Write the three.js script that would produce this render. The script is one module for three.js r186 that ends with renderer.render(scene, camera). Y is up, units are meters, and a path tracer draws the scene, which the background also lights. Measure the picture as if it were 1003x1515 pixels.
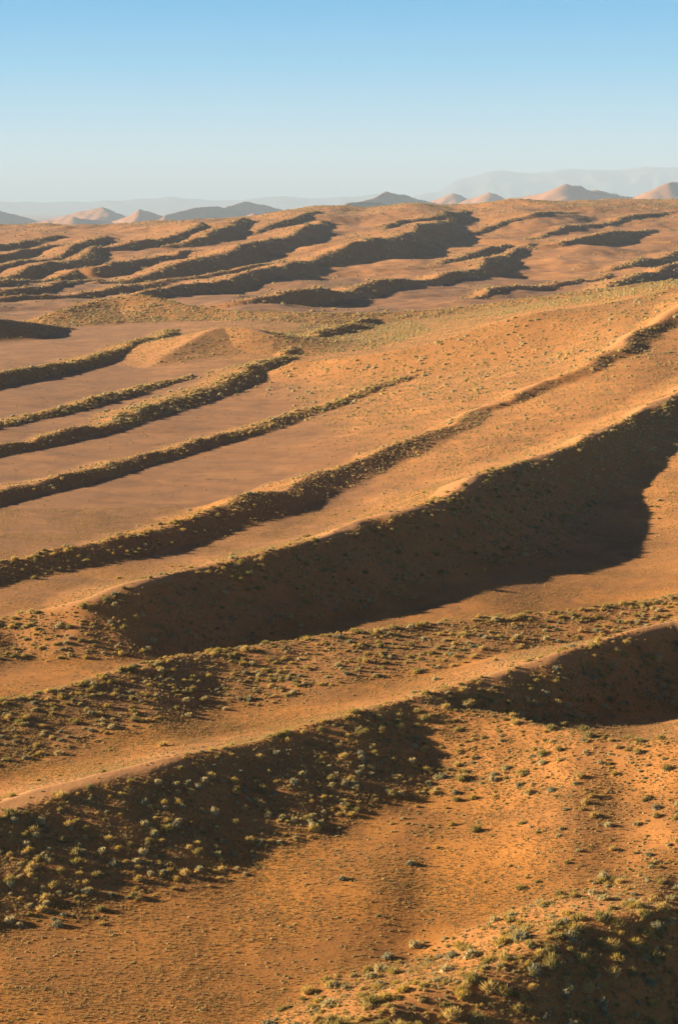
import * as THREE from 'three';
import { mergeGeometries } from 'three/addons/utils/BufferGeometryUtils.js';

// ------------------------------------------------------------------ camera
const EYE = 80, PITCH = 8.86 * Math.PI / 180, FOCAL = 2900;          // metres above the valley floor, tilt, focal length in photo pixels
const scene = new THREE.Scene();
const camera = new THREE.PerspectiveCamera(2 * Math.atan(757.5 / FOCAL) * 180 / Math.PI, 677 / 1024, 1, 150000);
camera.position.set(0, EYE, 0);
camera.rotation.x = -PITCH;
const renderer = new THREE.WebGLRenderer({ antialias: true });
renderer.toneMapping = THREE.LinearToneMapping;
renderer.toneMappingExposure = 3.2;
renderer.shadowMap.enabled = true;
renderer.shadowMap.type = THREE.PCFSoftShadowMap;

// ------------------------------------------------------------------ sky
const lin = (r, g, b) => new THREE.Color().setRGB(r / 255, g / 255, b / 255, THREE.SRGBColorSpace);
{
  const W = 256, Hh = 1024, data = new Float32Array(W * Hh * 4);
  const stops = [[-90, 140, 110, 85], [-4, 190, 212, 224], [-0.3, 214, 238, 250], [0.3, 214, 242, 254], [1.2, 202, 240, 255], [2.4, 158, 221, 252], [4, 104, 200, 246], [5.8, 56, 178, 238], [8, 46, 148, 215], [14, 32, 96, 160], [30, 15, 44, 90], [90, 8, 21, 48]];
  const cols = stops.map((s) => lin(s[1], s[2], s[3]));
  for (let j = 0; j < Hh; j++) {
    const el = ((j + 0.5) / Hh - 0.5) * 180;
    let k = 0; while (k < stops.length - 2 && el > stops[k + 1][0]) k++;
    const t = THREE.MathUtils.clamp((el - stops[k][0]) / (stops[k + 1][0] - stops[k][0]), 0, 1);
    const c = cols[k].clone().lerp(cols[k + 1], t).multiplyScalar(1 / 3.2);
    for (let i = 0; i < W; i++) { const o = (j * W + i) * 4; data[o] = c.r; data[o + 1] = c.g; data[o + 2] = c.b; data[o + 3] = 1; }
  }
  const tex = new THREE.DataTexture(data, W, Hh, THREE.RGBAFormat, THREE.FloatType);
  tex.mapping = THREE.EquirectangularReflectionMapping; tex.magFilter = THREE.LinearFilter; tex.minFilter = THREE.LinearFilter; tex.needsUpdate = true;
  scene.background = tex; scene.environment = tex;
}
scene.fog = new THREE.FogExp2(new THREE.Color().setRGB(0.62, 0.79, 1.0), 0.000033);

// ------------------------------------------------------------------ sun: low, from the left and a little beyond
const SUN_EL = 13 * Math.PI / 180, SUN_AZ = 14 * Math.PI / 180;
const sunDir = new THREE.Vector3(-Math.cos(SUN_EL) * Math.cos(SUN_AZ), Math.sin(SUN_EL), -Math.cos(SUN_EL) * Math.sin(SUN_AZ));
const sun = new THREE.DirectionalLight(new THREE.Color().setRGB(1, 0.83, 0.58), 5);
sun.name = 'sun';
sun.target.position.set(0, 0, -900); scene.add(sun.target);
sun.position.copy(sunDir).multiplyScalar(4000).add(sun.target.position);
sun.castShadow = true; sun.shadow.mapSize.set(4096, 4096); sun.shadow.radius = 1;
Object.assign(sun.shadow.camera, { left: -1200, right: 1200, top: 1200, bottom: -1200, near: 100, far: 9000 });
scene.add(sun);

// ------------------------------------------------------------------ helpers
function rng(seed) { let a = seed >>> 0; return () => { a = (a + 0x6D2B79F5) | 0; let t = Math.imul(a ^ (a >>> 15), 1 | a); t = (t + Math.imul(t ^ (t >>> 7), 61 | t)) ^ t; return ((t ^ (t >>> 14)) >>> 0) / 4294967296; }; }
const PERM = new Uint8Array(512), GRX = new Float32Array(256), GRY = new Float32Array(256);
{ const r = rng(11); const p = [...Array(256).keys()]; for (let i = 255; i > 0; i--) { const j = (r() * (i + 1)) | 0; [p[i], p[j]] = [p[j], p[i]]; } for (let i = 0; i < 512; i++) PERM[i] = p[i & 255]; for (let i = 0; i < 256; i++) { const a = r() * 6.2832; GRX[i] = Math.cos(a); GRY[i] = Math.sin(a); } }
function noise(x, y) {   // gradient noise, about -1..1
  const ix = Math.floor(x), iy = Math.floor(y), fx = x - ix, fy = y - iy, X = ix & 255, Y = iy & 255;
  const u = fx * fx * fx * (fx * (fx * 6 - 15) + 10), v = fy * fy * fy * (fy * (fy * 6 - 15) + 10);
  const a = PERM[PERM[X] + Y], b = PERM[PERM[X + 1] + Y], c = PERM[PERM[X] + Y + 1], d = PERM[PERM[X + 1] + Y + 1];
  const p = GRX[a] * fx + GRY[a] * fy, q = GRX[b] * (fx - 1) + GRY[b] * fy, r = GRX[c] * fx + GRY[c] * (fy - 1), s = GRX[d] * (fx - 1) + GRY[d] * (fy - 1);
  return 1.5 * (p + (q - p) * u + (r + (s - r) * u - p - (q - p) * u) * v);
}
const { clamp, smoothstep, lerp } = THREE.MathUtils;
const names = {};
const numbered = (n) => { const k = names[n] = (names[n] ?? -1) + 1; return k ? n + '_' + String(k).padStart(3, '0') : n; };

// a photo pixel gives a direction: lateral slope per metre of depth and rise per metre of depth
const CP = Math.cos(PITCH), SP = Math.sin(PITCH);
function ray(px, py) {
  const cx = (px - 501.5) / FOCAL, cy = -(py - 757.5) / FOCAL, depth = CP + cy * SP;
  return [cx / depth, (cy * CP - SP) / depth];
}

// ------------------------------------------------------------------ the lie of the land: a smooth base through points on valley floors
// [photo x, photo y, height above the valley floor, or 'd' + depth where it is given by distance]
const baseSpots = [
  [-300, 1515, 0], [0, 1515, 0], [300, 1515, 0], [560, 1500, 0.3], [850, 1560, -0.5], [1250, 1560, -4], [1080, 1490, -1.5],
  [100, 1400, 0], [350, 1400, 0], [620, 1350, 0.6], [900, 1300, 3.6], [1010, 1260, 5], [1010, 1340, 2.5], [1200, 1290, 7],
  [150, 1300, 0], [600, 1230, 2], [850, 1180, 5.5], [1010, 1160, 7.2], [1150, 1150, 9], [1000, 1012, 0.5], [-200, 1250, 0],
  [0, 1120, 0], [250, 1070, 0.5], [500, 1010, 0.8], [720, 960, 1.5], [1003, 905, 3], [1150, 880, 4],
  [0, 1000, 0], [300, 945, -1.2], [470, 930, -0.8], [600, 915, 0], [800, 870, 0], [950, 812, 1.6], [1003, 775, 4], [1003, 720, 8], [1150, 740, 7],
  [0, 885, 0], [200, 840, 0.5], [400, 775, 1.5], [560, 730, 3], [700, 670, 7.5], [850, 610, 14], [1003, 545, 23], [1150, 510, 27],
  [0, 775, 0], [200, 735, 0], [400, 680, 0.8], [500, 640, 3], [600, 600, 7], [700, 560, 13], [820, 515, 22], [920, 478, 32], [1060, 432, 42],
  [0, 690, 0], [200, 645, 0], [350, 602, 0.5], [440, 575, 3], [520, 545, 7],
  [0, 640, 0], [200, 595, 0], [0, 590, 0], [200, 545, 0], [0, 530, 0], [150, 500, 0], [300, 530, 3], [-250, 560, 0], [-250, 700, 0], [-250, 850, 0],
  [520, 505, 5], [450, 480, 4], [620, 480, 9], [800, 452, 26], [1003, 418, 38], [230, 470, 0], [330, 470, 2],
];
const farDepth = (py) => { const t = [[470, 1560], [455, 1680], [430, 1950], [400, 2300], [370, 2650], [345, 3000], [320, 3400], [292, 3850]]; let k = 0; while (k < t.length - 2 && py < t[k + 1][0]) k++; return lerp(t[k][1], t[k + 1][1], (t[k][0] - py) / (t[k][0] - t[k + 1][0])); };
for (const [x, y] of [[50, 440], [300, 452], [520, 450], [700, 432], [870, 425], [1003, 405], [-150, 430], [1150, 400], [100, 405], [350, 405], [600, 395], [850, 390], [60, 375], [300, 372], [550, 365], [780, 365], [1003, 360], [0, 350], [180, 346], [350, 330], [520, 318], [700, 325], [880, 325], [1003, 320], [-150, 352], [1150, 330]]) baseSpots.push([x, y, 'd' + farDepth(y)]);
// skyline of the far massif and the drop to the plain behind it
for (const [x, y] of [[-150, 347], [0, 343], [150, 340], [300, 327], [420, 315], [500, 304], [620, 298], [750, 294], [880, 293], [1003, 292], [1150, 294]]) baseSpots.push([x, y, 'd' + farDepth(y)]);
const BX = [], BY = [], BV = [];
for (const [x, y, e] of baseSpots) {
  const [ax, ay] = ray(x, y);
  let d, el;
  if (typeof e === 'string') { d = +e.slice(1); el = EYE + ay * d; } else { d = (e - EYE) / ay; el = e; }
  BX.push(ax * 6); BY.push(Math.log(d)); BV.push(el);
}
for (const a of [-0.2, -0.12, -0.04, 0.04, 0.12, 0.2]) { BX.push(a * 6); BY.push(Math.log(4700)); BV.push(10); BX.push(a * 6); BY.push(Math.log(6200)); BV.push(-60); BX.push(a * 6); BY.push(Math.log(8500)); BV.push(-120); }
for (const a of [-0.2, 0, 0.2]) { BX.push(a * 6); BY.push(Math.log(120)); BV.push(0); }
const tpsPhi = (r2) => r2 < 1e-12 ? 0 : 0.5 * r2 * Math.log(r2);
let TPS;
{
  const n = BX.length, N = n + 3, A = Array.from({ length: N }, () => new Float64Array(N + 1));
  for (let i = 0; i < n; i++) {
    for (let j = 0; j < n; j++) A[i][j] = tpsPhi((BX[i] - BX[j]) ** 2 + (BY[i] - BY[j]) ** 2);
    A[i][i] += 0.003; A[i][n] = A[n][i] = 1; A[i][n + 1] = A[n + 1][i] = BX[i]; A[i][n + 2] = A[n + 2][i] = BY[i]; A[i][N] = BV[i];
  }
  for (let c = 0; c < N; c++) {
    let p = c; for (let r = c + 1; r < N; r++) if (Math.abs(A[r][c]) > Math.abs(A[p][c])) p = r;
    [A[c], A[p]] = [A[p], A[c]];
    for (let r = 0; r < N; r++) if (r !== c) { const f = A[r][c] / A[c][c]; if (f) for (let k = c; k <= N; k++) A[r][k] -= f * A[c][k]; }
  }
  TPS = A.map((row, i) => row[N] / row[i]);
}
const L0 = Math.log(100), L1 = Math.log(9000), NA = 121, NL = 361, baseGrid = new Float32Array(NA * NL);
for (let i = 0; i < NA; i++) for (let j = 0; j < NL; j++) {
  const a = clamp(lerp(-0.3, 0.3, i / (NA - 1)), -0.225, 0.225) * 6, l = lerp(L0, L1, j / (NL - 1)), n = BX.length;
  let v = TPS[n] + TPS[n + 1] * a + TPS[n + 2] * l;
  for (let k = 0; k < n; k++) v += TPS[k] * tpsPhi((a - BX[k]) ** 2 + (l - BY[k]) ** 2);
  baseGrid[i * NL + j] = v;
}
function base(x, d) {
  const fa = clamp((x / d + 0.3) / 0.6, 0, 1) * (NA - 1), fl = clamp((Math.log(d) - L0) / (L1 - L0), 0, 1) * (NL - 1);
  const i = Math.min(fa | 0, NA - 2), j = Math.min(fl | 0, NL - 2), u = fa - i, v = fl - j, o = i * NL + j;
  const a = lerp(lerp(baseGrid[o], baseGrid[o + 1], v), lerp(baseGrid[o + NL], baseGrid[o + NL + 1], v), u);
  return a;
}

// ------------------------------------------------------------------ dune ridges: crest lines read from the photograph
// nodes [photo x, photo y, height over the base]; wl / wr: width of the far-left and near-right flank per metre of height
// b: bushes on left flank, crest, right flank (per square metre); k: how rough and scalloped the crest is
const R = [];
function ridge(o, nodes) {
  const pts = nodes.map(([px, py, h0, wq, dq]) => {
    let h = h0;
    const [ax, ay] = ray(px, py);
    if (typeof h0 === 'string') { const el = +h0.slice(1), de = (el - EYE) / ay; return [ax * de, de, Math.max(1, el - base(ax * de, de)), wq ?? o.wr]; }   // crest height above the valley floor
    if (dq) return [ax * dq, dq, Math.max(1, EYE + ay * dq - base(ax * dq, dq)), wq];
    let d = o.far ? 1620 : 120, best = 1e9, bd = 0;
    if (o.far) h *= lerp(0.3, 0.48, smoothstep(450 - py, 0, 110));
    if (EYE + ay * d - base(ax * d, d) - h < 0) return [ax * d, d, Math.max(2, EYE + ay * d - base(ax * d, d)), o.wr ?? 2.7];
    for (; d < 6000; d *= 1.002) { const gap = EYE + ay * d - base(ax * d, d) - h; if (gap < best) { best = gap; bd = d; } if (gap <= 0) break; }
    if (d >= 6000) d = bd;
    return [ax * d, d, h, wq ?? o.wr ?? 2.7];
  });
  // Catmull-Rom through the nodes
  const P = [], n = pts.length;
  for (let i = 0; i < n - 1; i++) {
    const p0 = pts[Math.max(0, i - 1)], p1 = pts[i], p2 = pts[i + 1], p3 = pts[Math.min(n - 1, i + 2)];
    for (let s = 0; s < 8; s++) {
      const t = s / 8, q = [0, 1, 2, 3].map((c) => 0.5 * (2 * p1[c] + (p2[c] - p0[c]) * t + (2 * p0[c] - 5 * p1[c] + 4 * p2[c] - p3[c]) * t * t + (3 * p1[c] - p0[c] - 3 * p2[c] + p3[c]) * t * t * t));
      P.push(q);
    }
  }
  P.push(pts[n - 1]);
  const r = { brink: 0, vary: 0, wl: 5, wr: 2.7, pl: 1.7, pr: 1.4, k: 1, b: [0, 0, 0], bare: 0, ...o, P };
  const hm = Math.max(...P.map((p) => p[2])), pad = hm * Math.max(r.wl, ...P.map((p) => p[3])) * 1.4 + 12;
  r.box = [Math.min(...P.map((p) => p[0])) - pad, Math.max(...P.map((p) => p[0])) + pad, Math.min(...P.map((p) => p[1])) - pad, Math.max(...P.map((p) => p[1])) + pad];
  R.push(r);
  return r;
}
// foreground
ridge({ id: 'R1', label: 'short bushy dune with a shaded flank', wl: 4.5, wr: 4, pl: 1.5, pr: 1.15, k: 1.6, b: [0.3, 0.6, 0.6] }, [[440, 1590, 'e2.5'], [540, 1520, 'e3.2'], [620, 1480, 'e3.9'], [700, 1448, 'e4.6'], [800, 1410, 'e5.3'], [900, 1376, 'e6'], [1003, 1338, 'e6.8'], [1150, 1290, 'e8']]);
ridge({ id: 'R2', label: 'dune with a bare bright crest and a dark bushy flank', brink: 2.2, wl: 4, wr: 2.8, pr: 1.12, k: 0.6, b: [0.02, 0.3, 0.55], bare: 1 }, [[-260, 1270, 'e4.5', 4.2], [-80, 1215, 'e5.5', 4.2], [0, 1193, 'e5.8', 4.8], [60, 1174, 'e6.2', 4.4], [120, 1156, 'e6.7', 3.8], [190, 1137, 'e7', 3.4], [330, 1105, 'e7.4', 3.2], [420, 1081, 'e7.7', 3.1], [500, 1061, 'e8', 3], [590, 1036, 'e8.5', 2.8], [650, 1022, 'e8.6', 2.4], [720, 1000, 'e9', 2.1], [800, 975, 'e9.6', 2], [900, 945, 'e10.4', 2], [1003, 915, 'e11.4', 2], [1180, 870, 'e13', 2]]);
ridge({ id: 'R2b', label: 'low bushy saddle joining a sunlit slope to a dark hollow', wl: 1.9, wr: 6, pr: 1.3, k: 0.9, b: [0.2, 0.35, 0.25] }, [[598, 1038, 'e8.2', 5], [660, 1043, 'e8.2', 5], [740, 1058, 'e8'], [830, 1075, 'e8.3'], [920, 1085, 'e9'], [1003, 1090, 'e10'], [1150, 1092, 'e11.5']]);
ridge({ id: 'R3', label: 'low bushy ridge beside the great dune shadow', wl: 3, wr: 8, pr: 1.3, k: 0.5, b: [0.15, 0.5, 0.36] }, [[-260, 1110, 'e2.6'], [-80, 1062, 'e2.8'], [0, 1040, 'e3'], [100, 1014, 'e3.1'], [200, 986, 'e3.1'], [300, 965, 'e3.1'], [450, 944, 'e3.2'], [560, 930, 'e3.4', 9], [700, 914, 'e3.8', 9], [800, 904, 'e4.2', 9], [900, 894, 'e4.8', 9], [1003, 880, 'e5.6', 9], [1150, 862, 'e6.5', 9]]);
ridge({ id: 'R4', label: 'long sharp-crested dune casting a great black shadow', brink: 2.2, wl: 4.2, wr: 2.7, pr: 1.25, k: 0.8, b: [0.015, 0.4, 0.35], bare: 1 }, [[-260, 985, 2.6, 5], [-80, 937, 3.2, 5], [0, 915, 4, 4.8], [90, 895, 6, 3.7], [150, 879, 7.6, 3], [240, 856, 8.6, 2.6], [300, 841, 9.2], [380, 821, 9.8], [450, 801, 10.2], [530, 771, 10.4], [640, 742, 10.4], [740, 690, 9.8], [850, 656, 7.8], [930, 615, 5.8], [1003, 580, 4.6], [1180, 490, 4.5]]);
ridge({ id: 'R5', vary: 0.28, label: 'long ridge with a dark bushy flank beside the great dune', wl: 4, wr: 3.4, pr: 1.1, k: 1.2, b: [0.05, 0.25, 0.2] }, [[-260, 888, 2.21], [-80, 850, 2.55], [0, 831, 2.80], [100, 808, 3.23], [200, 785, 3.40], [300, 758, 3.74], [400, 725, 3.74], [500, 690, 3.23], [600, 655, 2.55], [690, 616, 1.70, 4], [730, 596, 0.68]]);
ridge({ id: 'R5', vary: 0.28, label: 'long ridge with a dark bushy flank beside the great dune', wl: 5, wr: 2.6, pr: 1.1, k: 1.5, b: [0.03, 0.06, 0.05], bare: 1 }, [[690, 616, 1], [760, 582, 2.2], [830, 556, 2.6], [865, 532, 3.2], [910, 512, 3.2], [950, 494, 2.6], [1003, 470, 2.6], [1150, 425, 0, 2.6, 850]]);
ridge({ id: 'R6', vary: 0.28, label: 'narrow bushy ridge crossing the brown plain', wl: 7, pl: 2.1, wr: 3.2, pr: 1.1, k: 1, b: [0.04, 0.25, 0.16] }, [[-260, 790, 2.16], [-80, 745, 2.30], [0, 725, 2.30], [100, 701, 2.30], [200, 675, 2.16], [300, 650, 2.02], [400, 624, 1.87], [470, 600, 1.66], [550, 572, 1.30], [640, 545, 0.72]]);
ridge({ id: 'R7', vary: 0.28, label: 'narrow bushy ridge ending at the bright sand mound', wl: 7, pl: 2.1, wr: 3.2, pr: 1.1, k: 1, b: [0.04, 0.25, 0.16] }, [[-260, 710, 1.80], [-80, 674, 2.03], [0, 660, 2.10], [100, 640, 2.25], [200, 610, 2.40], [300, 575, 2.70], [350, 553, 3.38, 2.6], [385, 537, 3.38, 2.6], [410, 526, 1.50]]);
ridge({ id: 'R8', vary: 0.28, label: 'short low bushy ridge on the brown plain', wl: 7, pl: 2.1, wr: 3.2, pr: 1.1, k: 1, b: [0.04, 0.25, 0.16] }, [[-260, 670, 1.40], [-80, 637, 1.47], [0, 622, 1.54], [100, 602, 1.61], [200, 576, 1.54], [275, 556, 0.70]]);
ridge({ id: 'R9', vary: 0.28, label: 'dark-flanked low ridge at the far edge of the plain', wl: 7, pl: 2.1, wr: 2.6, pr: 1.1, k: 0.8, b: [0.03, 0.2, 0.12] }, [[-260, 602, 4.40], [-80, 568, 4.16], [0, 553, 4.00], [100, 534, 3.68], [180, 514, 3.20], [238, 493, 2.40], [260, 486, 0.80]]);
ridge({ id: 'M1', label: 'smooth bright sand mound beyond the plain', wl: 9, wr: 9, pr: 1.5, k: 0.25, b: [0.004, 0.01, 0.04], bare: 1 }, [[235, 532, 2], [280, 504, 6], [325, 485, 9], [365, 486, 9], [405, 495, 7], [445, 500, 4]]);
ridge({ id: 'C', label: 'broad bright sand slope with a smooth top', wl: 3, wr: 9, pr: 1.5, k: 0.8, b: [0.03, 0.02, 0.05], bare: 1 }, [[440, 534, 0, 3, 905], [480, 532, 0, 4, 895], [530, 526, 0, 5, 880], [590, 516, 0, 6.5, 872], [660, 500, 0, 8, 872], [730, 476, 0, 8, 876], [800, 461, 0, 8, 882], [880, 452, 0, 8, 892], [950, 440, 0, 8, 915], [1060, 415, 0, 8, 970]]);
ridge({ id: 'R10', label: 'bushy rounded hill behind the plain', wl: 4, wr: 6, pr: 1.3, k: 1.2, b: [0.12, 0.22, 0.22] }, [[90, 460, 0, 6, 1400], [140, 446, 0, 6, 1440], [200, 436, 0, 6, 1450], [260, 445, 0, 6, 1420], [330, 458, 0, 6, 1380], [430, 464, 0, 6, 1340], [550, 463, 0, 6, 1330], [650, 458, 0, 6, 1330], [750, 446, 0, 6, 1330], [850, 432, 0, 6, 1330], [1003, 412, 0, 6, 1330], [1180, 395, 0, 6, 1340]]);
ridge({ id: 'R10b', label: 'shaded hill flank behind the plain', wl: 4, wr: 3, pr: 1.2, k: 0.8, b: [0.02, 0.04, 0.02] }, [[-280, 425, 22], [-150, 450, 20], [-35, 470, 14], [50, 477, 7], [95, 484, 2]]);
ridge({ id: 'B1', label: 'rough bushy hollow behind the bright sand mound', wl: 4, wr: 2.8, pr: 1.2, k: 2.2, b: [0.08, 0.16, 0.12] }, [[400, 520, 2], [420, 512, 3], [445, 500, 2], [480, 488, 3], [520, 476, 4], [560, 469, 3], [600, 466, 1]]);
// far massif
const F = { wl: 7, wr: 2.5, pr: 1.15, pl: 1.6, k: 0.55, b: [0.006, 0.03, 0.012], far: 1, vary: 0.14, label: 'dark-flanked dune ridge on the far massif' };
ridge(F, [[-150, 375, 18], [0, 357, 17], [45, 352, 16], [90, 349, 8]]);
ridge(F, [[-150, 398, 10], [0, 378, 12], [50, 370, 11], [102, 363, 5]]);
ridge(F, [[-150, 420, 12], [0, 396, 14], [50, 385, 14], [100, 372, 15], [132, 358, 12], [160, 349, 5]]);
ridge(F, [[-150, 428, 14], [0, 405, 18], [50, 395, 21], [100, 383, 23], [128, 374, 17], [150, 368, 6]]);
ridge(F, [[150, 372, 3], [197, 360, 14], [230, 352, 22], [280, 340, 20], [300, 333, 10]]);
ridge(F, [[250, 365, 4], [275, 357, 15], [300, 347, 22], [330, 338, 22], [364, 325, 10]]);
ridge(F, [[-150, 445, 8], [0, 424, 10], [66, 413, 12], [108, 402, 16], [148, 395, 26], [197, 385, 24], [250, 377, 16], [300, 369, 6]]);
ridge(F, [[150, 420, 4], [200, 411, 14], [247, 396, 24], [296, 382, 30], [330, 373, 32], [379, 358, 30], [429, 342, 26], [455, 332, 18], [482, 325, 6]]);
ridge(F, [[-150, 455, 8], [0, 434, 9], [66, 426, 10], [110, 418, 10], [150, 413, 5]]);
ridge(F, [[-60, 448, 6], [50, 438, 10], [115, 431, 12], [165, 424, 12], [214, 417, 10], [263, 411, 9], [330, 401, 9], [396, 388, 8], [455, 376, 6], [480, 371, 3]]);
ridge(F, [[150, 445, 8], [204, 434, 18], [247, 424, 24], [296, 416, 28], [330, 411, 30], [379, 400, 28], [438, 389, 22], [460, 382, 8]]);
ridge({ ...F, wr: 2.8 }, [[440, 392, 12], [480, 375, 26], [500, 367, 36], [560, 354, 42], [606, 340, 38], [645, 328, 20], [665, 322, 5]]);
ridge({ ...F, wr: 2.3 }, [[250, 470, 14], [336, 452, 20], [396, 440, 26], [462, 434, 28], [560, 421, 24], [626, 413, 18], [660, 410, 16], [694, 397, 20], [720, 384, 22], [758, 369, 10], [790, 362, 3]]);
ridge(F, [[650, 395, 4], [680, 380, 12], [715, 367, 14], [748, 362, 6]]);
ridge(F, [[770, 366, 4], [830, 361, 10], [872, 351, 20], [900, 343, 24], [936, 343, 12], [970, 340, 3]]);
ridge(F, [[690, 437, 5], [750, 426, 10], [814, 420, 10], [853, 415, 8], [900, 405, 4]]);
ridge(F, [[830, 442, 6], [868, 432, 14], [900, 421, 18], [933, 411, 20], [1003, 397, 20], [1150, 370, 18]]);
ridge(F, [[900, 400, 4], [950, 388, 12], [1003, 370, 14], [1150, 350, 14]]);
ridge(F, [[560, 343, 4], [586, 327, 12], [642, 319, 12], [690, 313, 5]]);
ridge(F, [[370, 348, 3], [400, 332, 10], [430, 322, 12], [470, 313, 5]]);
ridge(F, [[690, 345, 3], [740, 328, 9], [790, 318, 9], [850, 312, 4]]);
ridge(F, [[780, 352, 3], [850, 335, 7], [920, 322, 8], [1003, 312, 7], [1150, 306, 6]]);

for (const r of R) {   // flat arrays for speed
  const n = r.P.length; r.x = new Float64Array(n); r.d = new Float64Array(n); r.h = new Float64Array(n); r.w = new Float64Array(n); r.tx = new Float64Array(n); r.td = new Float64Array(n);
  r.P.forEach((p, i) => { r.x[i] = p[0]; r.d[i] = p[1]; r.h[i] = Math.max(0, p[2]); r.w[i] = p[3]; });
  for (let i = 0; i < n; i++) { const a = Math.max(0, i - 1), b = Math.min(n - 1, i + 1), l = Math.hypot(r.x[b] - r.x[a], r.d[b] - r.d[a]); r.tx[i] = (r.x[b] - r.x[a]) / l; r.td[i] = (r.d[b] - r.d[a]) / l; }
}
// height of the land at lateral x, depth d; fills G with what lies there
const G = { h: 0, ridge: null, s: 0, hr: 0, p: 0, bush: 0, bare: 0, base: 0 };
const TMP = new Float64Array(400), TMP2 = new Float64Array(400);
function land(x, d, fine = true) {
  const b = base(x, d), sc = d > 1500 ? 6 : d > 700 ? 2.2 : 1;
  // the wind-blown crests wander a little
  const w1 = noise(x / (26 * sc) + 3.1, d / (26 * sc)), w2 = noise(x / (9 * sc), d / (9 * sc) + 7.7);
  const w3 = noise(x / 7.5 + 30, d / 7.5), hv = noise(x / (45 * sc) + 9, d / (45 * sc) + 4);
  let top = 0, soft = 0, bush = 0, bare = 0, best = null, bs = 0, bh = 0, bp = 0;
  for (let q = 0; q < R.length; q++) {
    const r = R[q], bb = r.box;
    if (x < bb[0] || x > bb[1] || d < bb[2] || d > bb[3]) continue;
    let m = 1e18, mi = 0, mt = 0; const DD = TMP, TT = TMP2;
    const X = r.x, D = r.d;
    for (let i = 0; i < X.length - 1; i++) {
      const ex = X[i + 1] - X[i], ed = D[i + 1] - D[i], px = x - X[i], pd = d - D[i];
      let t = (px * ex + pd * ed) / (ex * ex + ed * ed); t = t < 0 ? 0 : t > 1 ? 1 : t;
      const ux = px - t * ex, ud = pd - t * ed, dd = ux * ux + ud * ud;
      DD[i] = dd; TT[i] = t;
      if (dd < m) { m = dd; mi = i; mt = t; }
    }
    const m1 = Math.sqrt(m), sig = 2.5 * sc + 0.1 * m1; let sw = 0, sh = 0, sww = 0;
    for (let i = 0; i < X.length - 1; i++) { if (DD[i] > (m1 + 5 * sig) * (m1 + 5 * sig)) continue; const w = Math.exp((m1 - Math.sqrt(DD[i])) / sig); sw += w; sh += w * (r.h[i] + (r.h[i + 1] - r.h[i]) * TT[i]); sww += w * (r.w[i] + (r.w[i + 1] - r.w[i]) * TT[i]); }
    const h = sh / sw * (1 + 0.12 * hv * r.k + r.vary * (w1 + 0.5 * w2));
    if (h < 0.05) continue;
    const ww = sww / sw, dist = Math.sqrt(m) + 1e-6, k = r.k * sc;
    // which side: against the crest's smoothed direction, so that bends and ends stay whole
    const tx = r.tx[mi] + (r.tx[mi + 1] - r.tx[mi]) * mt, td = r.td[mi] + (r.td[mi + 1] - r.td[mi]) * mt;
    const vx = x - (X[mi] + (X[mi + 1] - X[mi]) * mt), vd = d - (D[mi] + (D[mi + 1] - D[mi]) * mt);
    const side = clamp((vx * td - vd * tx) / dist, -1, 1);
    let s = side * dist + k * (w1 * 2.6 + w2 * 1.0), along = Math.sqrt(1 - side * side) * dist;
    const s0 = s; if (r.brink && s > 0) { const e = s - r.brink * Math.max(0, 0.3 + 1.1 * w1 + 0.5 * w3) * Math.min(1, h / 4); s = 0.5 * (e + Math.sqrt(e * e + 1.2)); }
    const wl = h * r.wl, wr = h * ww, end = (mi === 0 && mt === 0) || (mi === X.length - 2 && mt === 1);
    const ws = end ? wl + (wr - wl) * (side + 1) / 2 : s < 0 ? wl : wr;
    const t = end ? Math.hypot(s, along) / ws : Math.abs(s) / ws;
    if (t >= 1.35) continue;
    // a rounded crest of about a metre, flanks that run out softly
    const rd = 0.9 * sc / ws, tt = Math.sqrt(t * t + rd * rd) - rd, u = 1 - tt;
    const p = Math.max(0, Math.pow(0.5 * (u + Math.sqrt(u * u + 0.03)), s < 0 ? r.pl : r.pr) - 0.02), c = h * p - (r.brink && s0 > 0 ? 0.02 * Math.min(s0, 5) * p : 0);
    if (c > top) { best = r; bs = s0; bh = h; bp = p; top = c; }
    soft = Math.max(soft, c);
  }
  let H = b + soft, rough = 0.25;
  if (best) {
    const nearCrest = Math.exp(-((bs / (best.far ? 14 : 3.5)) ** 2)), B = best.b;
    const edge = smoothstep(bp, 0, 0.12);
    bush = (bs < 0 ? B[0] : B[2]) * edge * (1 - nearCrest) + B[1] * nearCrest;
    bare = best.bare * smoothstep(-bs, -1.5 - best.brink, 0.3 - best.brink) * (1 - smoothstep(-bs, 4, 9)) * smoothstep(w1 + 0.45 * w3, -0.4, 0.1);
    rough = 0.25 + 0.75 * clamp(bush / 0.2, 0, 1);
  }
  if (fine) {
    // hummocks gathered round the tussocks, broad swells on the floors
    if (d < 1500) H += (1 - bare * 0.8) * rough * (0.09 * sc * noise(x / (2.6 * sc), d / (2.6 * sc)) + 0.16 * sc * noise(x / (6.5 * sc) + 5, d / (6.5 * sc)));
    else H += 0.9 * noise(x / 22, d / 22) + 2.2 * noise(x / 60 + 2, d / 75) + 5.5 * noise(x / 140 + 8, d / 190);
    H += 0.22 * sc * noise(x / (38 * sc), d / (38 * sc) + 11);
  }
  G.h = H; G.ridge = best; G.s = bs; G.hr = bh; G.p = bp; G.bush = bush; G.bare = bare; G.base = b;
  return H;
}

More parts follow.
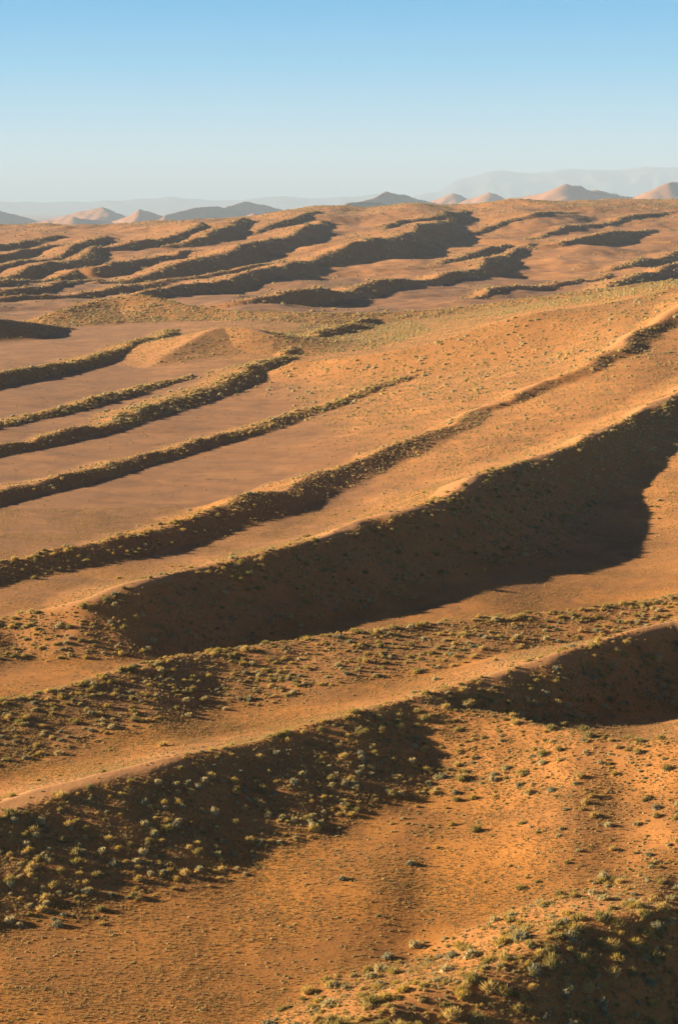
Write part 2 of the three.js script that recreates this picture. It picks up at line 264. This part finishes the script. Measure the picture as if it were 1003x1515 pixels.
// ------------------------------------------------------------------ materials
function grainTexture(size, seed, fn) {
  const r = rng(seed), data = new Uint8Array(size * size * 4);
  for (let j = 0; j < size; j++) for (let i = 0; i < size; i++) { const v = fn(i, j, r), o = (j * size + i) * 4; data[o] = data[o + 1] = data[o + 2] = clamp(v, 0, 1) * 255; data[o + 3] = 255; }
  const t = new THREE.DataTexture(data, size, size); t.wrapS = t.wrapT = THREE.RepeatWrapping; t.magFilter = THREE.LinearFilter; t.minFilter = THREE.LinearMipmapLinearFilter; t.generateMipmaps = true; t.needsUpdate = true; return t;
}
const tile = (i, j, n, s) => {   // tileable noise of n cells over size s
  const x = i / s * n, y = j / s * n, ix = Math.floor(x), iy = Math.floor(y), fx = x - ix, fy = y - iy, u = fx * fx * (3 - 2 * fx), v = fy * fy * (3 - 2 * fy);
  const h = (a, b) => PERM[PERM[((a % n) + n) % n & 255] + (((b % n) + n) % n & 255)] / 255;
  return lerp(lerp(h(ix, iy), h(ix + 1, iy), u), lerp(h(ix, iy + 1), h(ix + 1, iy + 1), u), v);
};
const sandBump = grainTexture(1024, 5, (i, j, r) => 0.35 * tile(i, j, 64, 1024) + 0.35 * tile(i, j, 128, 1024) + 0.2 * tile(i, j, 250, 1024) + 0.1 * r());
const sandMat = new THREE.MeshStandardMaterial({ vertexColors: true, roughness: 1, metalness: 0, bumpMap: sandBump, bumpScale: 0.05 });

// ------------------------------------------------------------------ ground
const colSand = [0.43, 0.172, 0.036], colPan = [0.31, 0.128, 0.033], colOchre = [0.385, 0.143, 0.012], colCrest = [0.48, 0.215, 0.066];
function groundColour(x, d, out) {
  const n1 = noise(x / 30 + 1, d / 30), n2 = noise(x / 7, d / 7 + 3), n3 = noise(x / 120, d / 160 + 8);
  const dune = G.ridge ? smoothstep(G.p + 0.08 * n2, 0.02, 0.22) : 0;
  const streak = (1 - dune) * (0.16 * noise((x * 0.6 + d * 0.8) / 9, (x * 0.8 - d * 0.6) / 34) + 0.12 * noise((x * 0.5 + d * 0.86) / 3, (x * 0.86 - d * 0.5) / 14) + 0.08 * noise(x / 1.6, d / 1.6) + 0.22 * smoothstep(noise(x / 18 + 60, d / 26) + 0.6 * noise(x / 5, d / 7 + 60), 0.05, 0.55) - 0.16 * smoothstep(noise(x / 13 + 90, d / 19) + 0.6 * noise(x / 4, d / 5 + 90), 0.15, 0.6));
  const pan = smoothstep(d + 60 * n3, 330, 480);
  for (let c = 0; c < 3; c++) {
    let v = lerp(colOchre[c], colPan[c], pan);
    v = lerp(v, colSand[c], Math.max(dune, clamp((G.base - 1.5) / 3 + 0.4 * n1, 0, 1)));
    v = lerp(v, colCrest[c], G.bare * 0.8);
    out[c] = v * (1 + 0.08 * n1 + 0.07 * n2 + 0.08 * n3 + streak);
  }
}
const rows = [], cols = [];
{
  let d = 118; while (d < 6000) { rows.push(d); d += Math.min(d * d / 147000 * 1.25, d * 0.0034); }
  while (d < 90000) { rows.push(d); d *= 1.05; }
  rows.push(90000);
  let a = -0.34; while (a < 0.34) { cols.push(a); a += Math.abs(a) < 0.182 ? 0.00075 : 0.0035; } cols.push(0.34);
}
{
  const nr = rows.length, nc = cols.length, pos = new Float32Array(nr * nc * 3), colr = new Float32Array(nr * nc * 3), uv = new Float32Array(nr * nc * 2), c3 = [0, 0, 0], owner = new Int16Array(nr * nc).fill(-1);
  let o = 0;
  for (let j = 0; j < nr; j++) for (let i = 0; i < nc; i++, o++) {
    const d = rows[j], x = cols[i] * (d + 14), h = d < 6500 ? land(x, d) : (G.ridge = null, G.bare = 0, G.p = 0, G.base = 0, base(x, Math.min(d, 8900)));
    groundColour(x, d, c3); if (G.ridge && G.p > 0.06) owner[o] = R.indexOf(G.ridge);
    pos[o * 3] = x; pos[o * 3 + 1] = h; pos[o * 3 + 2] = -d;
    colr[o * 3] = c3[0]; colr[o * 3 + 1] = c3[1]; colr[o * 3 + 2] = c3[2];
    uv[o * 2] = x / 40; uv[o * 2 + 1] = d / 40;
  }
  const idx = new Uint32Array((nr - 1) * (nc - 1) * 6); let q = 0;
  for (let j = 0; j < nr - 1; j++) for (let i = 0; i < nc - 1; i++) { const a = j * nc + i, b = a + 1, c = a + nc, e = c + 1; idx[q++] = a; idx[q++] = b; idx[q++] = c; idx[q++] = b; idx[q++] = e; idx[q++] = c; }
  const whole = new THREE.BufferGeometry();
  whole.setAttribute('position', new THREE.BufferAttribute(pos, 3)); whole.setIndex(new THREE.BufferAttribute(idx, 1)); whole.computeVertexNormals();
  const nor = whole.attributes.normal.array;
  // the plains and each dune ridge as sheets that share their edges
  const faces = new Map();
  for (let f = 0; f < idx.length; f += 3) { const k = owner[idx[f]]; let L = faces.get(k); if (!L) faces.set(k, L = []); L.push(idx[f], idx[f + 1], idx[f + 2]); }
  const slot = new Int32Array(nr * nc);
  for (const k of [...faces.keys()].sort((p, r) => p - r)) {
    const L = faces.get(k), used = []; slot.fill(-1);
    const ii = new Uint32Array(L.length);
    for (let f = 0; f < L.length; f++) { const v = L[f]; if (slot[v] < 0) { slot[v] = used.length; used.push(v); } ii[f] = slot[v]; }
    const pick = (src, w) => { const r = new Float32Array(used.length * w); used.forEach((v, n) => { for (let c = 0; c < w; c++) r[n * w + c] = src[v * w + c]; }); return new THREE.BufferAttribute(r, w); };
    const g = new THREE.BufferGeometry();
    g.setAttribute('position', pick(pos, 3)); g.setAttribute('normal', pick(nor, 3)); g.setAttribute('color', pick(colr, 3)); g.setAttribute('uv', pick(uv, 2)); g.setIndex(new THREE.BufferAttribute(ii, 1));
    const m = new THREE.Mesh(g, sandMat); m.name = k < 0 ? 'desert_ground' : numbered('sand_dune');
    m.userData = { kind: 'structure', label: k < 0 ? 'orange desert sand of the valley floors and plains' : R[k].label }; m.castShadow = m.receiveShadow = true;
    scene.add(m);
  }
  console.log('ground', nr, nc, idx.length / 3);
}

// ------------------------------------------------------------------ distant star dunes and mountains
function envelope(x, d, lines, slope) {
  let best = -1e9;
  for (const L of lines) for (let i = 0; i < L.length - 1; i++) {
    const a = L[i], b = L[i + 1], ex = b[0] - a[0], ed = b[1] - a[1], l2 = ex * ex + ed * ed, px = x - a[0], pd = d - a[1];
    const t = clamp((px * ex + pd * ed) / l2, 0, 1), dist = Math.hypot(px - t * ex, pd - t * ed), v = lerp(a[2], b[2], t) - slope * dist;
    if (v > best) best = v;
  }
  return best;
}
function heightMesh(x0, x1, d0, d1, nx, nd, fn, mat) {
  const pos = [], idx = [], uv = [];
  for (let j = 0; j <= nd; j++) for (let i = 0; i <= nx; i++) { const x = lerp(x0, x1, i / nx), d = lerp(d0, d1, j / nd); pos.push(x, fn(x, d), -d); uv.push(x / 40, d / 40); }
  for (let j = 0; j < nd; j++) for (let i = 0; i < nx; i++) { const a = j * (nx + 1) + i, b = a + 1, c = a + nx + 1, e = c + 1; idx.push(a, b, c, b, e, c); }
  const g = new THREE.BufferGeometry(); g.setAttribute('position', new THREE.Float32BufferAttribute(pos, 3)); g.setAttribute('uv', new THREE.Float32BufferAttribute(uv, 2)); g.setIndex(idx); g.computeVertexNormals();
  const m = new THREE.Mesh(g, mat); m.castShadow = m.receiveShadow = true; return m;
}
const farSandMat = new THREE.MeshStandardMaterial({ color: new THREE.Color().setRGB(0.375, 0.148, 0.032), roughness: 1 });
const rockMat = new THREE.MeshStandardMaterial({ color: new THREE.Color().setRGB(0.16, 0.115, 0.09), roughness: 1 });
function starDune(D, lines, slope, label) {
  const W = lines.map((L) => L.map(([px, py, dd]) => { const d = D + dd, [ax, ay] = ray(px, py); return [ax * d, d, EYE + ay * d]; }));
  const all = W.flat(), top = Math.max(...all.map((p) => p[2])) + 150, pad = top / slope;
  const fn = (x, d) => Math.max(-128, envelope(x + 55 * noise(x / 330, d / 330) + 18 * noise(x / 110, d / 110), d + 90 * noise(x / 330 + 5, d / 330) + 25 * noise(x / 110 + 5, d / 110), W, slope) + 7 * noise(x / 160, d / 160));
  const m = heightMesh(Math.min(...all.map((p) => p[0])) - pad, Math.max(...all.map((p) => p[0])) + pad, Math.min(...all.map((p) => p[1])) - pad, Math.max(...all.map((p) => p[1])) + pad, 150, 90, fn, farSandMat);
  m.name = numbered('distant_dune'); m.userData = { kind: 'structure', label }; scene.add(m);
}
const duneList = [
  [19488, [[-140, 318, -500], [-70, 306, -200], [-20, 307, 100], [25, 317, 500], [70, 330, 900]]],
  [20160, [[40, 332, 700], [100, 318, 250], [150, 306, 0], [172, 314, 350], [205, 326, 800]]],
  [16934, [[-10, 340, 600], [60, 328, 150], [108, 321, 0], [140, 325, 350], [190, 334, 800]]],
  [18278, [[150, 334, 500], [190, 320, 150], [215, 309, 0], [235, 318, 350], [262, 330, 700]]],
  [17203, [[215, 332, 500], [250, 318, 0], [285, 307, 350], [325, 305, 700], [350, 314, 1000], [380, 328, 1300]]],
  [18547, [[290, 326, -400], [335, 304, -100], [352, 301, 0], [365, 298, 100], [400, 305, 500], [435, 313, 900], [480, 326, 1300]]],
  [14112, [[330, 334, 300], [372, 314, 0], [386, 319, 250], [410, 330, 500]]],
  [13171, [[470, 318, 100], [512, 300, -60], [520, 298, 0], [562, 298, 450], [595, 310, 700]]],
  [16800, [[500, 314, 300], [548, 296, 0], [572, 283, 300], [600, 289, 700], [645, 302, 1200]]],
  [21504, [[600, 312, 500], [640, 296, 200], [668, 286, 0], [690, 293, 400], [715, 306, 800]]],
  [20966, [[670, 306, 400], [700, 292, 150], [722, 284, 0], [745, 291, 400], [775, 304, 800]]],
  [18144, [[690, 308, 900], [750, 293, 500], [800, 286, 250], [836, 271, 0], [870, 280, 500], [930, 290, 1200], [990, 304, 1800]]],
  [17472, [[880, 306, 800], [945, 289, 350], [987, 270, 0], [1020, 266, 500], [1100, 280, 1200]]],
];
const duneSays = ['lit on its left face', 'with a pink face and a blue shaded side', 'low and pale', 'small and peaked', 'long and blue with a flat top', 'blue with a rounded summit', 'tiny and pointed', 'dark and flat-topped', 'blue and sharply peaked', 'pale and pointed', 'pale with a low shoulder', 'tall with a pink face and long shaded tail', 'tall and cut by a dark shaded face'];
duneList.forEach(([D, L], i) => starDune(D, [L], 0.58, 'hazy star dune beyond the massif, ' + duneSays[i]));
function mountain(D, sil, label) {
  const P = sil.map(([px, py]) => { const [ax, ay] = ray(px, py); return [ax * D, EYE + ay * D]; });
  const at = (x) => { let k = 0; while (k < P.length - 2 && x > P[k + 1][0]) k++; return lerp(P[k][1], P[k + 1][1], smoothstep(x, P[k][0], P[k + 1][0])); };
  const m = heightMesh(P[0][0], P[P.length - 1][0], D - 4000, D + 4000, 300, 40, (x, d) => {
    const t = Math.abs(d - D) / 4000, ridges = 1 - Math.abs(noise(x / 1300 + D, d / 1300)) * 0.5;
    return Math.max(-135, (at(x) + 130) * Math.pow(1 - t, 0.8) * lerp(ridges, 1, Math.pow(1 - t, 6)) + 40 * noise(x / 700, d / 700) * (1 - t) - 133);
  }, rockMat);
  m.name = numbered('distant_mountain'); m.userData = { kind: 'structure', label }; scene.add(m);
}
mountain(70000, [[560, 306], [640, 285], [690, 262], [735, 252], [785, 256], [850, 250], [905, 252], [960, 247], [1010, 248], [1100, 262], [1300, 306]], 'pale blue mountain range fading into haze behind the star dunes');
mountain(62000, [[-200, 306], [-60, 298], [60, 299], [160, 297], [260, 292], [330, 297], [400, 291], [470, 293], [560, 288], [650, 296], [760, 306]], 'low pale hazy mountain ridge on the horizon');

// ------------------------------------------------------------------ tussocks and shrubs
function tussockGeometry(seed, blades, height, blade, lumps) {
  const r = rng(seed), pos = [], tri = (a, b, c) => pos.push(...a, ...b, ...c);
  // leafy heart: a lumpy cushion
  const p = new THREE.IcosahedronGeometry(1, 2).attributes.position, o = r() * 50;
  const rad = (x, y, z) => 0.80 + lumps * noise(x * 2.3 + o, z * 2.3 + y * 1.9) + lumps * 0.5 * noise(x * 5 + o, z * 5 - y * 4);
  const v = (i) => { const x = p.getX(i), y = p.getY(i), z = p.getZ(i), k = rad(x, y, z) * 0.86; return [x * k, Math.max(-0.15, y * k * height), z * k]; };
  for (let i = 0; i < p.count; i += 3) if (Math.max(p.getY(i), p.getY(i + 1), p.getY(i + 2)) > -0.15) tri(v(i), v(i + 1), v(i + 2));
  // fine blades standing out all over it
  for (let b = 0; b < blades; b++) {
    const a = r() * 6.283, e = Math.acos(1 - 0.95 * r()), x = Math.sin(e) * Math.cos(a), y = Math.cos(e), z = Math.sin(e) * Math.sin(a), k = rad(x, y, z) * 0.8;
    const l = blade * (0.6 + 0.8 * r()), dx = x + (r() - 0.5) * 0.7, dy = y * 0.8 + 0.45 + (r() - 0.5) * 0.5, dz = z + (r() - 0.5) * 0.7, n = l / Math.hypot(dx, dy, dz), w = 0.035 + 0.05 * r(), sa = r() * 6.283;
    const P = [x * k, y * k * height, z * k], c = Math.cos(sa) * w, q = Math.sin(sa) * w;
    tri([P[0] - c, P[1], P[2] - q], [P[0] + c, P[1], P[2] + q], [P[0] + dx * n, P[1] + dy * n, P[2] + dz * n]);
  }
  const g = new THREE.BufferGeometry(); g.setAttribute('position', new THREE.Float32BufferAttribute(pos, 3)); g.computeVertexNormals(); return g;
}
const grassGeo = [0, 1, 2, 3].map((i) => tussockGeometry(100 + i, 260, 0.6 + 0.08 * i, 0.5, 0.3));
const shrubGeo = [0, 1, 2].map((i) => tussockGeometry(200 + i, 280, 0.7 + 0.08 * i, 0.32, 0.36));
const lowGeo = [0, 1].map((i) => tussockGeometry(300 + i, 30, 0.75, 0.4, 0.36));
const stubbleGeo = (() => { const r = rng(77), pos = []; for (let b = 0; b < 9; b++) { const a = b * 0.7 + r(), l = 0.6 + 0.6 * r(), s = a + 1.57, w = 0.16; pos.push(-Math.cos(s) * w, -0.1, -Math.sin(s) * w, Math.cos(s) * w, -0.1, Math.sin(s) * w, Math.cos(a) * l, 0.5 + 0.7 * r(), Math.sin(a) * l); } const g = new THREE.BufferGeometry(); g.setAttribute('position', new THREE.Float32BufferAttribute(pos, 3)); g.computeVertexNormals(); return g; })();
const C = (r, g, b) => new THREE.Color().setRGB(r, g, b);
const grassTones = [C(0.52, 0.36, 0.06), C(0.44, 0.32, 0.065), C(0.60, 0.42, 0.11), C(0.32, 0.245, 0.05)];
const shrubTones = [C(0.46, 0.37, 0.14), C(0.33, 0.29, 0.14), C(0.54, 0.44, 0.20)];
const plantMat = (c) => new THREE.MeshPhysicalMaterial({ color: c, roughness: 1, transmission: 0.45, thickness: 0, side: THREE.DoubleSide });
const grassMats = grassTones.map(plantMat), shrubMats = shrubTones.map(plantMat), whitePlant = plantMat(C(1, 1, 1));

// places where plants grow away from the ridges, outlined on the valley floors: [density, size, outline in photo pixels]
const areas = [
  [0.075, 0.85, [[600, 1050], [760, 1075], [1100, 1110], [1100, 1330], [900, 1370], [760, 1330], [640, 1290], [560, 1210], [570, 1120]]],
  [0.02, 0.7, [[560, 1210], [640, 1290], [900, 1380], [700, 1440], [560, 1440], [480, 1330]]],
  [0.10, 0.7, [[540, 1050], [700, 1050], [760, 1130], [620, 1180], [520, 1180]]],
  [0.035, 0.8, [[250, 990], [500, 960], [800, 930], [1003, 905], [800, 960], [600, 1010], [420, 1050], [250, 1040]]],
  [0.015, 0.6, [[0, 1060], [300, 1000], [500, 1000], [300, 1080], [0, 1160]]],
  [0.08, 0.6, [[930, 740], [1100, 680], [1100, 780], [960, 770]]],
  [0.05, 0.55, [[480, 770], [640, 690], [800, 590], [1003, 500], [1100, 480], [1100, 520], [850, 620], [700, 700], [560, 750]]],
  [0.05, 0.6, [[430, 590], [520, 540], [700, 500], [900, 470], [1060, 430], [1060, 470], [900, 520], [700, 600], [560, 650], [430, 620]]],
  [0.14, 0.8, [[380, 520], [450, 480], [600, 470], [640, 490], [560, 515], [450, 528]]],
  [0.12, 0.8, [[600, 480], [800, 450], [1003, 418], [1100, 405], [1100, 430], [900, 445], [700, 470]]],
  [0.03, 0.7, [[270, 560], [400, 545], [470, 560], [420, 590], [330, 590]]],
].map(([den, size, poly]) => { const P = poly.map(([px, py]) => { const [ax, ay] = ray(px, py); let d = 120; while (d < 4000 && EYE + ay * d > base(ax * d, d)) d *= 1.003; return [ax * d, d]; }); return { den, size, P, x0: Math.min(...P.map((p) => p[0])), x1: Math.max(...P.map((p) => p[0])), d0: Math.min(...P.map((p) => p[1])), d1: Math.max(...P.map((p) => p[1])) }; });
const inside = (P, x, d) => { let c = false; for (let i = 0, j = P.length - 1; i < P.length; j = i++) if ((P[i][1] > d) !== (P[j][1] > d) && x < (P[j][0] - P[i][0]) * (d - P[i][1]) / (P[j][1] - P[i][1]) + P[i][0]) c = !c; return c; };
const plants = [];
{
  const r = rng(4242);
  const bands = [[165, 330, 2.0], [330, 700, 1.4], [700, 1500, 0.8], [1500, 4000, 0.14]];
  for (const [d0, d1, max] of bands) {
    const A = 0.2, count = Math.floor(A * (d1 * d1 - d0 * d0) * max);
    for (let i = 0; i < count; i++) {
      const d = Math.sqrt(lerp(d0 * d0, d1 * d1, r())), x = d * A * (2 * r() - 1), pick = r(), u = r(), kind = r(), turn = r() * 6.283, tone = r();
      const h = land(x, d);
      let den = G.bush * 3.6, size = G.ridge && G.ridge.id === 'R1' ? 0.42 : 0.36;
      if (d > 1500) { den = (G.ridge ? G.bush * 2 : 0) + 0.018 * smoothstep(noise(x / 90, d / 140) + 0.6 * noise(x / 25, d / 30), 0, 0.6) + 0.04 * smoothstep(d, 3100, 3700); size = 1.2; }
      else if (d > 700) size = 0.6;
      const clump = clamp(0.8 + 0.4 * noise(x / 11 + 20, d / 11) + 0.6 * noise(x / 3.5, d / 3.5 + 9), 0.05, 1.7);
      for (const a of areas) if (x > a.x0 && x < a.x1 && d > a.d0 && d < a.d1 && inside(a.P, x, d)) { den = Math.max(den, a.den * 3.2 * (1 - G.bare)); }
      den *= clump * (1 - 0.85 * G.bare);
      if (pick * max > den) continue;
      const rad = size * (0.3 + 1.7 * Math.pow(u, 9) + 0.4 * u) * (G.ridge && Math.abs(G.s) < 4 ? 1.15 : 1);
      const crest = G.ridge && Math.abs(G.s) < 5;
      plants.push({ x, d, y: h, rad, shrub: kind < (crest ? 0.15 : 0.4), turn, tone, id: G.ridge ? G.ridge.id : '', s: G.s, app: rad / d });
    }
  }
  console.log('plants', plants.length);
}
// individuals: the 300 that show largest
const inFrame = (p) => { const z = p.d * CP + (EYE - p.y) * SP, yy = (p.y - EYE) * CP + p.d * SP; const X = p.x / z * FOCAL, Y = yy / z * FOCAL; return Math.abs(X) < 495 && Math.abs(Y) < 750; };
const seen = (p) => { for (let k = 1; k < 70; k++) { const t = 1 - 0.004 * k, y = EYE + (p.y + p.rad * 0.7 - EYE) * t; if (land(p.x * t, p.d * t, false) > y) return false; } return true; };
plants.sort((a, b) => b.app - a.app);
let made = 0;
const zone = (p) => p.id === 'R1' ? (p.s > 0 ? 'on the shaded flank of the short bushy dune' : 'on the sandy top of the short bushy dune')
  : p.id === 'R2' ? (p.s > 2 ? 'on the dark flank under a bare bright crest' : 'along the bare bright crest above the dark flank')
  : p.id === 'R2b' ? 'on the low saddle beside the dark hollow'
  : p.id === 'R3' ? 'on the low bushy ridge beside the great dune shadow'
  : p.id === 'R4' ? 'along the long dune casting the great shadow' : 'scattered on the wide sunlit orange slope';
const rest = [];
for (const p of plants) {
  const tiltless = p.turn;
  if (made < 300 && p.d < 420 && inFrame(p) && seen(p)) {
    const set = p.shrub ? shrubGeo : grassGeo, mats = p.shrub ? shrubMats : grassMats;
    const m = new THREE.Mesh(set[Math.floor(p.turn * 7) % set.length], mats[Math.floor(p.tone * mats.length)]);
    m.name = numbered(p.shrub ? 'desert_shrub' : 'grass_tussock');
    const big = p.rad > 0.85 ? 'large ' : 'small ';
    m.userData = { label: big + (p.shrub ? 'grey-green shrub ' : 'yellow-green grass tussock ') + zone(p), category: p.shrub ? 'shrub' : 'grass tussock', group: (p.shrub ? 'shrubs ' : 'tussocks ') + zone(p) };
    m.position.set(p.x, p.y - 0.06 * p.rad, -p.d); m.rotation.y = tiltless; m.scale.set(p.rad, p.rad * (0.8 + 0.4 * p.tone), p.rad * (0.85 + 0.3 * p.tone));
    m.castShadow = m.receiveShadow = true; scene.add(m); made++;
  } else rest.push(p);
}
const M4 = new THREE.Matrix4(), Q = new THREE.Quaternion(), V = new THREE.Vector3(), S = new THREE.Vector3(), UP = new THREE.Vector3(0, 1, 0);
function scatter(name, label, geo, list, tone) {
  if (!list.length) return;
  const m = new THREE.InstancedMesh(geo, whitePlant, list.length);
  list.forEach((p, i) => { M4.compose(V.set(p.x, p.y - 0.06 * p.rad, -p.d), Q.setFromAxisAngle(UP, p.turn), S.set(p.rad, p.rad * (0.8 + 0.4 * p.tone), p.rad * (0.85 + 0.3 * p.tone))); m.setMatrixAt(i, M4); m.setColorAt(i, tone(p)); });
  m.name = numbered(name); m.userData = { label, category: 'vegetation', kind: 'stuff' }; m.castShadow = m.receiveShadow = true; scene.add(m);
}
const near = rest.filter((p) => p.d < 500), mid = rest.filter((p) => p.d >= 500 && p.d < 1500), farP = rest.filter((p) => p.d >= 1500);
for (let k = 0; k < 3; k++) scatter('dry_grass', 'dry yellow-green grass tussocks scattered over the dunes', grassGeo[k], near.filter((p) => !p.shrub && Math.floor(p.turn * 9) % 3 === k), (p) => grassTones[Math.floor(p.tone * 4)]);
for (let k = 0; k < 2; k++) scatter('low_scrub', 'grey-green low shrubs scattered over the dunes', shrubGeo[k], near.filter((p) => p.shrub && Math.floor(p.turn * 9) % 2 === k), (p) => shrubTones[Math.floor(p.tone * 3)]);
scatter('dune_scrub', 'small tussocks dotting the dune ridges beyond the long black shadow', lowGeo[0], mid, (p) => (p.shrub ? shrubTones : grassTones)[Math.floor(p.tone * 3)]);
scatter('far_scrub', 'olive scrub dotting the distant dune massif', lowGeo[1], farP, (p) => (p.shrub ? shrubTones : grassTones)[Math.floor(p.tone * 3)]);
// stubble: straw tufts from a hand's breadth to half a metre on every slope and on the near plains
{
  const r = rng(99), tiny = [], tufts = [];
  for (const [d0, d1, max] of [[165, 300, 13], [300, 520, 5]]) {
    const A = 0.2, n = Math.floor(A * (d1 * d1 - d0 * d0) * max);
    for (let i = 0; i < n; i++) {
      const d = Math.sqrt(lerp(d0 * d0, d1 * d1, r())), x = d * A * (2 * r() - 1), k = r(), u = r(), turn = r() * 6.283, tone = r();
      const patch = clamp(0.6 + 0.8 * noise(x / 14, d / 14 + 40) + 0.4 * noise(x / 4, d / 4), 0.05, 1);
      if (k > patch) continue;
      const y = land(x, d); if (G.bare > 0.3) continue;
      tiny.push({ x, d, y, rad: 0.10 + 0.17 * u * u, turn, tone });
    }
  }
  for (const [d0, d1, max, size] of [[165, 330, 1.6, 0.17], [330, 560, 1.2, 0.2], [560, 1400, 0.75, 0.28]]) {
    const A = 0.2, n = Math.floor(A * (d1 * d1 - d0 * d0) * max);
    for (let i = 0; i < n; i++) {
      const d = Math.sqrt(lerp(d0 * d0, d1 * d1, r())), x = d * A * (2 * r() - 1), k = r(), u = r(), turn = r() * 6.283, tone = r();
      const y = land(x, d); if (G.bare > 0.25) continue;
      // slopes carry them; the pans between the ridges hardly any
      const slope = Math.max(G.ridge ? smoothstep(G.p, 0.03, 0.2) : 0, d < 330 ? 0.35 : 0, smoothstep(G.base, 1.5, 6));
      const patch = clamp(0.55 + 0.7 * noise(x / 9, d / 9 + 40) + 0.5 * noise(x / 3, d / 3), 0.03, 1) * (0.04 + 0.96 * slope);
      if (k > patch) continue;
      tufts.push({ x, d, y, rad: size * (0.7 + 1.1 * u * u), turn, tone });
    }
  }
  console.log('stubble', tiny.length, 'tufts', tufts.length, 'individuals', made);
  const straw = [C(0.44, 0.28, 0.07), C(0.38, 0.23, 0.05), C(0.50, 0.34, 0.11)];
  scatter('stubble_grass', 'tiny straw-coloured grass tufts stippling the orange sand', stubbleGeo, tiny, (p) => straw[Math.floor(p.tone * 3)]);
  scatter('straw_tufts', 'small golden straw tufts dotting every dune slope', lowGeo[0], tufts, (p) => [C(0.5, 0.35, 0.09), C(0.42, 0.30, 0.08), C(0.56, 0.40, 0.12)][Math.floor(p.tone * 3)]);
}
renderer.render(scene, camera);
